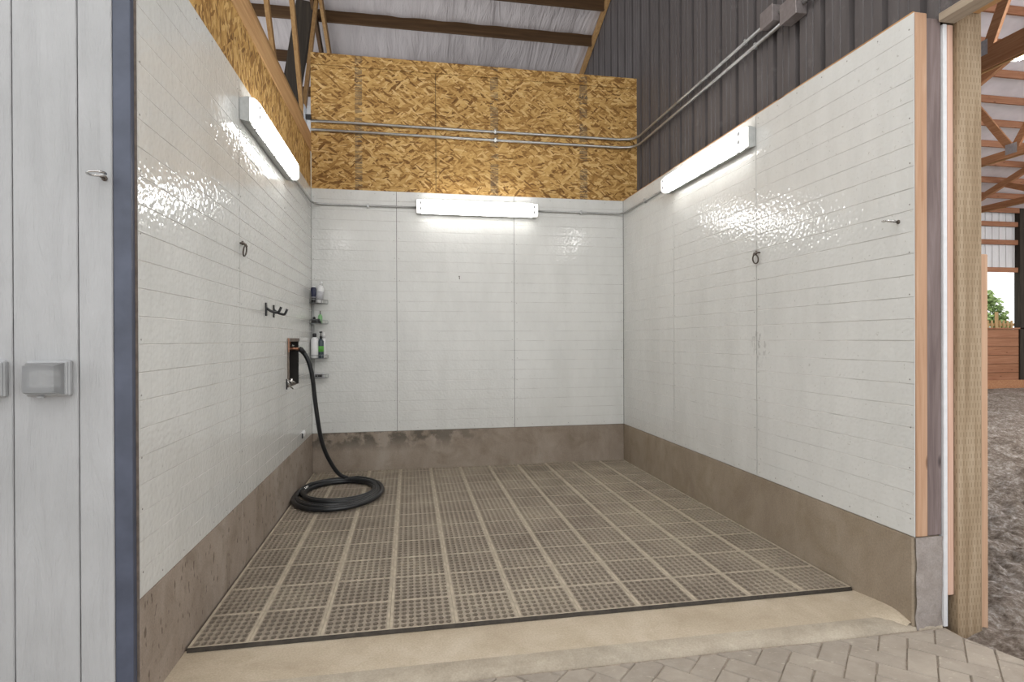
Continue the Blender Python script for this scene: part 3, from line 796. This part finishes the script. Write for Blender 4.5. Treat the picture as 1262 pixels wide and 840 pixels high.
hung('strip light hung farther along the arena roof', (9.0, -4.0, 5.3), math.pi/2, 3.2, length=2.4, lensmat='arena_lamp_lens')
hung('strip light hung beyond the third arena truss', (17.5, 2.5, 5.2), math.pi/2, 1.0, length=2.4, lensmat='arena_lamp_lens')
hung('strip light hung deep in the arena', (13.5, -1.5, 5.3), math.pi/2, 1.9, length=2.4, lensmat='arena_lamp_lens')

# ------------------------------------------------------------------ conduits
def run(label, pts, r, straps, grp, mat='galvanised'):
    t_ = thing('conduit', label, 'conduit', pts[0], grp)
    MB().tube(pts, r, 10).build('pipe', mat, t_, True)
    for p, ax in straps:
        p = Vector(p); d = [.009, .009, .014] if True else 0
        if ax == 'x': MB().cbox(p.x-.010, p.x+.010, p.y-.015, p.y+.013, p.z-.022, p.z+.022, .002).build('strap', 'galvanised', t_)
        else: MB().cbox(p.x-.013, p.x+.013, p.y-.010, p.y+.010, p.z-.022, p.z+.022, .002).build('strap', 'galvanised', t_)
    return t_
cy = -.016
run('thin grey conduit from the left light to the back light', catmull([(.018,-1.16,2.69),(.018,-.8,2.69),(.018,-.25,2.69),(.020,-.10,2.69)],6)[:-1]+catmull([(.020,-.10,2.69),(.045,-.045,2.69),(.11,cy,2.69)],8)+[(.45,cy,2.69),(1.03,cy,2.69)], .0105,
    [((.018,-1.10,2.69),'y'),((.55,cy,2.69),'x')], 'light conduits below the strand board')
run('thin grey conduit from the back light to the right light', [(2.29,cy,2.70),(2.9,cy,2.70)]+catmull([(WX-.12,cy,2.70),(WX-.045,-.045,2.70),(WX-.018,-.12,2.70)],8)+[(WX-.018,-.5,2.70),(WX-.018,-1.17,2.70)], .0105,
    [((2.78,cy,2.70),'x'),((WX-.018,-.62,2.70),'y')], 'light conduits below the strand board')
xm = 3.395
for z, ye, lab, ybx in ((3.512, -2.36, 'upper of the two long conduits across the strand board', -2.36), (3.425, -2.60, 'lower of the two long conduits across the strand board', -2.58)):
    run(lab, [(-.0,-.014,z),(1.6,-.014,z)]+catmull([(xm-.17,-.014,z),(xm-.05,-.055,z),(xm,-.17,z)],10)+[(xm,-1.0,z),(xm,ye,z)], .0135,
        [((1.85,-.012,z),'x'),((xm+.002,-2.10-.12*(z < 3.5),z),'y')], 'conduit pair high on the walls')
    run('conduit stub going on towards the aisle from the '+('nearer' if z < 3.5 else 'farther')+' junction box', [(xm,ye-.13,z+(.015 if z < 3.5 else .0)),(xm,-3.3,z+(.015 if z < 3.5 else 0))], .0135, [], 'conduit pair high on the walls')
for (y0, y1, z0, z1, lab) in ((-2.49,-2.36,3.455,3.565,'square metal junction box on the dark wall, the farther one'), (-2.72,-2.57,3.375,3.50,'square metal junction box on the dark wall, the nearer one')):
    t_ = thing('junction_box', lab, 'box', (3.41,(y0+y1)/2,z0), 'junction boxes on the dark metal wall')
    MB().cbox(3.345, 3.425, y0, y1, z0, z1, .003).build('box_body', 'brown_grey_box', t_)
    MB().cbox(3.341, 3.3445, y0-.004, y1+.004, z0-.004, z1+.004, .001).build('cover_plate', 'brown_grey_box', t_)

# ------------------------------------------------------------------ rings and hooks
def torus(mb, c_, r, tr_, ax1, ax2, n=20):
    c_ = Vector(c_); a1 = Vector(ax1); a2 = Vector(ax2)
    return mb.tube([c_+a1*(r*math.cos(2*math.pi*k/n))+a2*(r*math.sin(2*math.pi*k/n)) for k in range(n)], tr_, 8, True)
def tie_ring(label, p, nrm, al):
    p = Vector(p); nrm = Vector(nrm); al = Vector(al); t_ = thing('tie_ring', label, 'ring', p, 'hanging tie rings on the panels')
    mb = MB()
    for s in (-1, 1): mb.tube([p+al*.018*s+Vector((0,0,.012)), p+al*.018*s+nrm*.022+Vector((0,0,.012)), p+al*.010*s+nrm*.030+Vector((0,0,-.004))], .0055, 8)
    mb.cbox(-1,-1,-1,-1,-1,-1) if False else None
    mb.build('staple', 'rusty_iron', t_, True)
    torus(MB(), p+nrm*.022+Vector((0,0,-.030)), .030, .0045, al, Vector((0,0,1))+nrm*.15).build('ring', 'rusty_iron', t_, True)
    mb = MB(); mb.tube([p+al*.018+Vector((0,0,.008))+nrm*.0, p+al*.018+Vector((0,0,.030))+nrm*.004], .007, 8); mb.build('bolt', 'rusty_iron', t_, True)
tie_ring('iron tie ring hanging midway along the left wall', (.0005, -2.40, 1.885), (1,0,0), (0,1,0))
tie_ring('iron tie ring hanging midway along the right wall', (WX-.0005, -2.445, 1.90), (-1,0,0), (0,1,0))
def eye(label, p, nrm, al):
    p = Vector(p); nrm = Vector(nrm); t_ = thing('eye_bolt', label, 'eye bolt', p, 'eye bolts with stiff rings at the stall front')
    MB().tube([p, p+nrm*.028], .0045, 8).build('shank', 'rusty_iron', t_, True)
    MB().lathe([(.010,0),(.010,.003),(.007,.006)], 10, p, nrm.to_track_quat('Z','Y').to_matrix().to_4x4()).build('collar', 'rusty_iron', t_)
    torus(MB(), p+nrm*.054+Vector((0,0,.002)), .026, .0042, nrm, Vector(al)+Vector((0,0,.10))).build('ring', 'chrome', t_, True)
eye('steel eye bolt with flat ring on the white plank siding', (-.088, -3.7005, 1.905), (0,-1,0), (1,0,0))
eye('steel eye bolt with ring near the front edge of the right wall', (WX-.0005, -3.555, 1.893), (-1,0,0), (0,1,0))
t_ = thing('screw_hook', 'tiny screw hook in the middle of the back wall', 'hook', (1.468, -.0005, 1.982))
MB().tube(catmull([(1.468,.0,1.995),(1.468,-.018,1.992),(1.468,-.024,1.975),(1.468,-.014,1.965),(1.468,-.008,1.972)],5), .003, 6).build('hook_wire', 'rusty_iron', t_, True)
MB().lathe([(.007,0),(.006,.003)], 8, (1.468,.0,1.995), RZ(math.pi/2,4,'X')).build('collar', 'rusty_iron', t_)
def arm_hook(label, y, zc, reach):
    t_ = thing('wall_hook', label, 'hook', (.001, y, zc), 'black hooks on the left wall')
    MB().cbox(.0005, .009, y-.016, y+.016, zc-.045, zc+.045, .003).build('back_plate', 'dark_iron', t_)
    MB().tube(catmull([(.006,y,zc+.008),(.035,y+.0,zc-.012),(.07,y,zc-.022),(reach-.012,y,zc-.012),(reach,y,zc+.016)],6), [.0085]*24+[.010], 8).build('arm', 'dark_iron', t_, True)
    mb = MB(); 
    for dz in (-.03, .03): mb.lathe([(.005,0),(.004,.002)], 8, (.009,y,zc+dz), RZ(math.pi/2,4,'Y'))
    mb.build('screw_heads', 'screw_steel', t_)
arm_hook('black iron arm hook on the left wall, the one nearer the aisle', -1.835, 1.548, .10)
arm_hook('black iron arm hook on the left wall, the one nearer the water box', -1.615, 1.545, .095)

# ------------------------------------------------------------------ recessed water box, tap, hose
y0, y1, z0, z1 = REC
t_ = thing('recessed_box', 'dark recessed water box let into the left wall', 'box', (-.07, (y0+y1)/2, z0))
MB().box(-.14, -.134, y0-.01, y1+.01, z0-.01, z1+.01).build('back_board', 'recess_dark', t_)
for nm, q in (('side_board', (-.134,-.0005,y0-.01,y0)), ('side_board', (-.134,-.0005,y1,y1+.01))): MB().box(q[0],q[1],q[2],q[3],z0-.01,z1+.01).build(nm, 'recess_dark', t_)
MB().box(-.134,-.0005,y0,y1,z1,z1+.01).build('top_board', 'recess_frame', t_); MB().box(-.134,-.0005,y0,y1,z0-.01,z0).build('sill_board', 'recess_frame', t_)
fr = MB(); fr.cbox(.0008,.008,y0-.004,y0+.045,z0,z1,.002); fr.cbox(.0008,.008,y0+.046,y1+.0,z1-.025,z1+.004,.002)
fr.build('frame_strip', 'recess_frame', t_)
MB().cbox(.0005,.012,y0-.002,y0+.03,z1-.11,z1+.002,.002).build('corner_wood', 'copper', t_)
tp = thing('water_tap', 'copper pipes and hose tap at the top of the recessed box', 'tap', (-.04, -.85, 1.20))
MB().tube(catmull([(-.06,-.98,z1),(-.06,-.98,1.30),(-.05,-.94,1.272),(-.03,-.86,1.268)],6), .009, 8).build('pipe', 'copper', tp, True)
MB().tube(catmull([(-.06,-.74,z1),(-.06,-.74,1.31),(-.05,-.78,1.276),(-.03,-.84,1.268)],6), .009, 8).build('pipe', 'copper', tp, True)
MB().tube([(-.04,-.85,1.268),(.0,-.83,1.266),(.03,-.81,1.262)], [.013,.012,.014], 10).build('spout', 'copper', tp, True)
MB().cbox(-.05,-.01,-.88,-.82,1.285,1.30,.003).build('handle', 'chrome', tp)
lv = thing('lever_valve', 'small steel lever valve at the lower front edge of the recessed box', 'valve', (.0, -1.18, .95))
MB().tube([(.004,-1.17,1.02),(.045,-1.16,1.012),(.06,-1.15,.998)], .006, 8).build('stem', 'chrome', lv, True)
MB().tube([(.012,-1.235,1.035),(.014,-1.24,.955)], .005, 8).build('lever', 'dark_iron', lv, True)
MB().tube([(.012,-1.235,1.03),(.03,-1.20,.975),(.045,-1.17,.955)], .006, 8).build('arm', 'chrome', lv, True)
MB().tube([(.03,-1.14,1.035),(.03,-1.14,.985)], .008, 8).build('body', 'chrome', lv, True)
pc = thing('drain_cap', 'white plastic cap low on the left wall by the curb', 'cap', (.0, -.51, .49))
MB().lathe([(.030,0),(.030,.012),(.025,.018)], 16, (.0005,-.50,.495), RZ(math.pi/2,4,'Y')).build('cap', 'white_plastic', pc)
MB().cbox(.0005,.01,-.555,-.545,.455,.50,.002).build('tab', 'dark_iron', pc)

hs = thing('water_hose', 'black rubber water hose hanging from the tap and coiled on the mat', 'hose', (.36, -.95, .02))
hp = catmull([(.028,-.812,1.262),(.055,-.80,1.245),(.10,-.785,1.155),(.127,-.76,1.015),(.141,-.73,.836),(.163,-.70,.618),(.19,-.66,.432),(.238,-.61,.276),(.315,-.545,.125),(.40,-.50,.062)], 8)
HZ = .0205
coil = []; NT = 4.76; PER = 40
for k in range(1, int(NT*PER)+1):
    tt = k/PER; a = math.radians(78) - 2*math.pi*tt
    q = max(0, tt-.6)
    rx = .352-.016*q+.012*math.sin(tt*2.6+1); ry = .455-.040*q+.010*math.sin(tt*3.3)
    ccx = .352+.014*math.sin(tt*2.1); ccy = -.945+.030*q
    z_ = .0435
    if math.sin(a) > .1: z_ += .018*(int(tt+.3) % 2)*min(1, (math.sin(a)-.1)*2)     # strands cross at the back
    if tt < .55: z_ += .030*(1-tt/.55)
    coil.append((ccx+rx*math.cos(a), ccy+ry*math.sin(a), z_))
MB().tube(hp + [Vector(c_) for c_ in coil], .0185, 10).build('hose_tube', 'hose_rubber', hs, True)
e0, e1 = Vector(coil[-2]), Vector(coil[-1]); dd = (e1-e0).normalized()
MB().tube([e1-dd*.01, e1+dd*.03, e1+dd*.035, e1+dd*.075, e1+dd*.09], [.021,.021,.024,.024,.016], 12).build('end_fitting', 'chrome', hs, True)
MB().tube([hp[0], hp[5], hp[10]], [.023,.023,.021], 12).build('coupling', 'dark_iron', hs, True)

# ------------------------------------------------------------------ corner caddy and bottles
cd = thing('corner_caddy', 'steel wire corner caddy with four shelves in the back left corner', 'shelf', (.0, .0, .95))
SHZ = (1.700, 1.500, 1.158, .965); RC = .15
for z in SHZ:
    arc = [(.006+RC*math.sin(a)*1.0, -.006-RC*math.cos(a)*1.0, z) for a in [math.pi/2*k/10 for k in range(11)]]
    mb = MB().tube([(.006,-.006,z)]+arc+[(.006,-.006,z)], .0028, 6)
    for k in range(1, 10, 2): mb.tube([(.006,-.006,z), arc[k]], .0018, 6)
    sh_ = mb.build('wire_shelf', 'mirror_steel', cd, True)
    rail = [(p[0], p[1], z+.035) for p in arc]; mb = MB().tube(rail, .0028, 6)
    for k in (0, 3, 5, 7, 10): mb.tube([arc[k], rail[k]], .0018, 6)
    sub(mb, 'rail', 'mirror_steel', sh_, True)
mb = MB()
for p in ((.008,-.022), (.022,-.008)): mb.tube([(p[0],p[1],.965),(p[0],p[1],1.74)], .0028, 6)
mb.build('upright_wires', 'mirror_steel', cd, True)
def lathe_item(name, label, cat, at, parts, tilt=(0,0,0), scale=(1,1,1), n=14):
    t_ = thing(name, label, cat, at, 'grooming bottles in the corner caddy'); t_.rotation_euler = tilt
    for nm, mat, prof in parts:
        mb = MB().lathe(prof, n); mb.v = [(v[0]*scale[0], v[1]*scale[1], v[2]) for v in mb.v]
        me = bpy.data.meshes.new(nm); me.from_pydata(mb.v, [], mb.f); me.polygons.foreach_set('use_smooth', [True]*len(me.polygons))
        me.materials.append(MAT[mat]); o = bpy.data.objects.new(nm, me); COL.objects.link(o); o.parent = t_
    return t_
g_ = .0035
lathe_item('squeeze_tube', 'navy squeeze tube standing on a black cap, top shelf of the caddy', 'tube', (.036,-.105,1.700+g_),
    [('cap','black_plastic',[(.018,0),(.020,.003),(.020,.048),(.018,.05)]), ('band','label_grey',[(.021,.05),(.021,.056)]), ('body','navy_plastic',[(.021,.056),(.024,.08),(.026,.13),(.022,.150)]), ('crimp','white_plastic',[(.022,.150),(.016,.158),(.004,.165)])])
lathe_item('shampoo_bottle', 'tilted white shampoo bottle on the top shelf of the caddy', 'bottle', (.078,-.070,1.700+g_),
    [('body','white_plastic',[(.034,0),(.037,.008),(.037,.135),(.030,.160),(.014,.175)]), ('label','label_grey',[(.0375,.035),(.0375,.115)]), ('cap','white_plastic',[(.014,.175),(.014,.205),(.010,.212)])], tilt=(0,.12,0))
t_ = thing('grooming_brush', 'black grooming brush lying on the second shelf of the caddy', 'brush', (.06,-.09,1.500+g_), 'grooming tools in the corner caddy')
MB().cbox(.015,.105,-.125,-.085,1.5035,1.527,.005).build('bristles', 'black_plastic', t_); MB().cbox(.012,.098,-.128,-.082,1.528,1.545,.006).build('handle', 'black_plastic', t_)
MB().lathe([(.013,0),(.014,.014),(.006,.022)], 10, (.040,-.105,1.545)).build('knob', 'black_plastic', t_)
lathe_item('spray_trigger_bottle', 'small pale green bottle on the second shelf of the caddy', 'bottle', (.088,-.045,1.500+g_),
    [('body','pale_green',[(.018,0),(.021,.005),(.021,.07),(.010,.09)]), ('tip','black_plastic',[(.004,.09),(.003,.125)])])
lathe_item('shampoo_bottle', 'tall white bottle with a black cap on the third shelf of the caddy', 'bottle', (.042,-.098,1.158+g_),
    [('body','white_plastic',[(.032,0),(.035,.006),(.035,.185),(.028,.2),(.013,.207)]), ('cap','black_plastic',[(.017,.207),(.018,.212),(.018,.238),(.014,.245)])])
lathe_item('pump_bottle', 'slate bottle with green label and black pump on the third shelf', 'bottle', (.098,-.078,1.158+g_),
    [('body','slate_plastic',[(.026,0),(.028,.005),(.028,.165),(.012,.19)]), ('label','green_plastic',[(.0285,.062),(.0285,.118)]), ('pump','black_plastic',[(.011,.19),(.011,.215),(.004,.22),(.004,.248),(.014,.25),(.014,.262)])])
lathe_item('spray_bottle', 'white round-topped bottle at the back of the third shelf', 'bottle', (.118,-.030,1.158+g_),
    [('body','white_plastic',[(.022,0),(.024,.005),(.024,.17),(.012,.20)]), ('cap','white_plastic',[(.013,.20),(.016,.215),(.016,.245),(.008,.258)])])
t_ = thing('soap_box', 'grey box with a dark panel on the lowest caddy shelf', 'box', (.075,-.07,.965+g_), 'grooming tools in the corner caddy')
MB().cbox(.035,.125,-.088,-.052,.9685,1.012,.004).build('carton', 'label_grey', t_); MB().box(.043,.112,-.0895,-.0882,.976,1.004).build('panel', 'black_plastic', t_)

# ------------------------------------------------------------------ outlet covers on the siding
def outlet(label, x0, x1, z0, z1):
    t_ = thing('outlet_cover', label, 'outlet cover', ((x0+x1)/2, -3.7005, z0), 'weatherproof outlet covers on the siding')
    MB().cbox(x0, x1, -3.722, -3.7005, z0, z1, .004).build('base_plate', 'grey_plastic', t_)
    MB().cbox(x0+.004, x1-.004, -3.729, -3.7225, z0+.004, z1-.004, .003).build('hinge_flange', 'grey_plastic', t_)
    a0, a1, c0, c1 = x0+.006, x1-.009, z0+.006, z1-.005; w = a1-a0; mb = MB()
    # hollow bulging cover
    nn = 10; ring = []
    def shell(d, ins):
        o = len(mb.v)
        for i in range(nn+1):
            u = i/nn; bul = .012*math.sin(math.pi*u)
            for z in (c0+ins, c1-ins+.006*math.sin(math.pi*u)): mb.v.append((a0+ins+(w-2*ins)*u, -3.7295-d-bul, z))
        o2 = len(mb.v)
        for i in range(nn+1):
            u = i/nn
            for z in (c0+ins*.2, c1-ins*.2): mb.v.append((a0+ins*.2+(w-.4*ins)*u, -3.7295, z))
        for i in range(nn):
            mb.f.append((o+2*i, o+2*i+2, o+2*i+3, o+2*i+1)); mb.f.append((o+2*i, o+2*i+2, o2+2*i+2, o2+2*i)); mb.f.append((o+2*i+1, o+2*i+3, o2+2*i+3, o2+2*i+1))
        for i in (0, nn): mb.f.append((o+2*i, o+2*i+1, o2+2*i+1, o2+2*i))
    shell(.042, .012)
    sh_ = mb.build('bubble_cover', 'smoked_cover', t_)
    cxm = (x0+x1)/2; zc = (z0+z1)/2
    MB().cbox(x0+.03, x1-.025, -3.7335, -3.7295, zc-.03, zc+.03, .002).build('receptacle', 'outlet_white', t_)
    for dx in (-.02, .022): 
        mb2 = MB()
        for s in (-.006, .006): mb2.box(cxm+dx+s-.0012, cxm+dx+s+.0012, -3.7345, -3.7336, zc-.006, zc+.008)
        mb2.lathe([(.003,0),(.003,.001)], 8, (cxm+dx,-3.7336,zc-.014), RZ(math.pi/2,4,'X')); mb2.build('socket', 'black_plastic', t_)
    MB().cbox(x0+.04, x0+.06, -3.735, -3.7225, z0-.006, z0+.003, .002).build('latch', 'grey_plastic', t_)
outlet('grey weatherproof outlet cover on the siding, whole in view', -.322, -.190, 1.150, 1.272)
outlet('grey weatherproof outlet cover cut off by the left picture edge', -.517, -.385, 1.150, 1.272)

# ------------------------------------------------------------------ arena shell
ar = struct('ceiling_arena', 'white roof liner and timber purlins over the arena')
lm = MB(); XN, YN = 60, 60
for j in range(YN+1):
    y = 7.3-18*j/YN
    for i in range(XN+1):
        x = 3.6+32*i/XN; lm.v.append((x, y, arena_z(y)+.15+.02*noise.noise(Vector((x*1.5, y*2, 2)))))
for j in range(YN):
    for i in range(XN): k = j*(XN+1)+i; lm.f.append((k, k+1, k+XN+2, k+XN+1))
lm.build('liner', 'arena_liner', ar, True)
y = 7.05; pm = None
while y > -10:
    if pm is None:
        pm = MB().box(3.62, 35.5, -.019, .019, 0, .14).build('arena_purlin', 'arena_wood_x', ar); o = pm
    else:
        o = pm.copy(); COL.objects.link(o); o.parent = ar
    o.location = (0, y, arena_z(y)); y -= .57
def truss(X, label, dep=.15):
    t_ = thing('arena_truss', label, 'truss', (X, 0, 4.6), 'timber trusses of the arena')
    m_ = 'arena_wood_y'
    board(t_, 'bottom_chord', m_, (X,7.05,4.58+dep/2), (X,-10,4.58+dep/2), .04, dep); board(t_, 'bottom_chord', 'fir_y', (X+.045,7.05,4.57+dep/2), (X+.045,-10,4.57+dep/2), .04, dep)
    board(t_, 'top_chord', m_, (X+.02,7.05,arena_z(7.05)-.07), (X+.02,-10,arena_z(-10)-.07), .08, .14)
    js = [4.9, 2.52, -.1, -2.8, -5.6]
    for k, jy in enumerate(js):
        board(t_, 'web', m_, (X+.02, jy+.03, 4.73), (X+.02, jy+.85, arena_z(jy+.85)-.14), .04, .13)
        board(t_, 'web', m_, (X+.02, jy-.03, 4.73), (X+.02, jy-1.35, arena_z(jy-1.35)-.14), .04, .13)
        MB().box(X-.024, X-.021, jy-.10, jy+.10, 4.58+dep-.09, 4.58+dep+.09).build('truss_plate', 'truss_plate', t_)
for X, lab in ((7.83, 'arena roof truss nearest the opening'), (11.6, 'second arena roof truss from the opening'), (15.5, 'third arena roof truss from the opening'), (19.3, 'farthest arena roof truss'),):
    truss(X, lab, .26 if X < 8 else .14)
wa = struct('wall_arena', 'far arena wall of white metal above a long window opening and wooden kick boards')
for z0, z1 in ((3.18, 4.9),):
    for s in range(4, 22): 
        prof = MB(); xs_ = 3.7+.9144*s*1.6
MB().box(3.6, 35, 7.16, 7.20, 3.22, 4.95).build('white_cladding', 'white_ribbed_metal', wa)
rb = MB()
x = 14.5
while x < 19.5: rb.box(x, x+.03, 7.145, 7.16, 3.25, 4.9); x += .2286
rb.build('cladding_ribs', 'white_ribbed_metal', wa)['kind'] = 'stuff'
for z in (3.14, 3.90, 4.40): MB().cbox(3.6, 35, 7.07, 7.14, z, z+.13, .004).build('girt', 'arena_wood_x', wa)
z = -.1
for k in range(7): MB().cbox(3.6, 35, 7.06, 7.10, z+.004, z+.234, .005).build('kick_plank', 'arena_wood_x', wa); z += .238
MB().cbox(3.6, 35, 7.00, 7.06, -.1, .17, .006).build('kick_plank', 'arena_wood_y', wa)
MB().cbox(3.6, 35, 7.02, 7.16, z, z+.04, .004).build('cap_rail', 'arena_wood_x', wa)
MB().box(3.6, 35, 7.101, 7.12, -.1, 1.56).build('backing_board', 'dark_post', wa)
for k, x in enumerate((10.2, 13.9, 17.55, 21.2, 25)):
    MB().cbox(x, x+.16, 7.02, 7.18, -.1, 4.9, .005).build('column', 'dark_post', wa)
MB().box(35, 35.1, -12, 7.3, 4.2, 12).build('gable_cladding', 'white_ribbed_metal', wa)
# outside: fence and shrubs
fn = thing('garden_fence', 'pale wooden fence standing outside beyond the arena window', 'fence', (20, 11, -.1))
pm = None
for k in range(40):
    x = 16.5+.17*k; h = 1.95 if k % 6 else 2.25
    MB().cbox(x, x+(.06 if k % 6 else .12), 11.0, 11.04, -.1, h, .004).build('picket' if k % 6 else 'fence_post', 'fence_wood', fn)
for z in (.5, 1.75): MB().cbox(16.4, 23.5, 11.045, 11.09, z, z+.10, .004).build('fence_rail', 'fence_wood', fn)
def shrub(label, c_, r, h, nl, seed):
    t_ = thing('shrub', label, 'shrub', (c_[0], c_[1], -.1), 'shrubs outside the arena window'); rr = random.Random(seed); mb = MB()
    for k in range(nl):
        a = rr.uniform(0, 2*math.pi); u = rr.uniform(-1, 1); q = rr.uniform(.75, 1.05); s_ = math.sqrt(1-u*u)
        p = Vector((c_[0]+r*q*s_*math.cos(a), c_[1]+r*q*s_*math.sin(a), -.1+h*.55+h*.45*q*u)); 
        d1 = Vector((rr.gauss(0,1), rr.gauss(0,1), rr.gauss(0,1))).normalized(); d2 = d1.orthogonal().normalized(); l = rr.uniform(.08, .15)
        mb.add([p-d1*l, p+d2*l*.5, p+d1*l, p-d2*l*.5], [(0,1,2,3)])
    mb.build('foliage', 'leaf_green', t_)['kind'] = 'stuff'
    mb = MB().tube([(c_[0],c_[1],-.1),(c_[0]+.05,c_[1],h*.6)], [.07,.03], 8); mb.build('stem', 'bark', t_, True)
shrub('yellow-green shrub behind the fence, near the window post', (23.4, 13.6), 1.25, 3.5, 4200, 1)
shrub('larger rounded shrub behind the fence, left in the window', (20.8, 13.4), 1.3, 3.3, 4200, 2)
shrub('low shrub at the left edge of the arena window', (18.3, 12.9), 1.1, 2.8, 3200, 3)
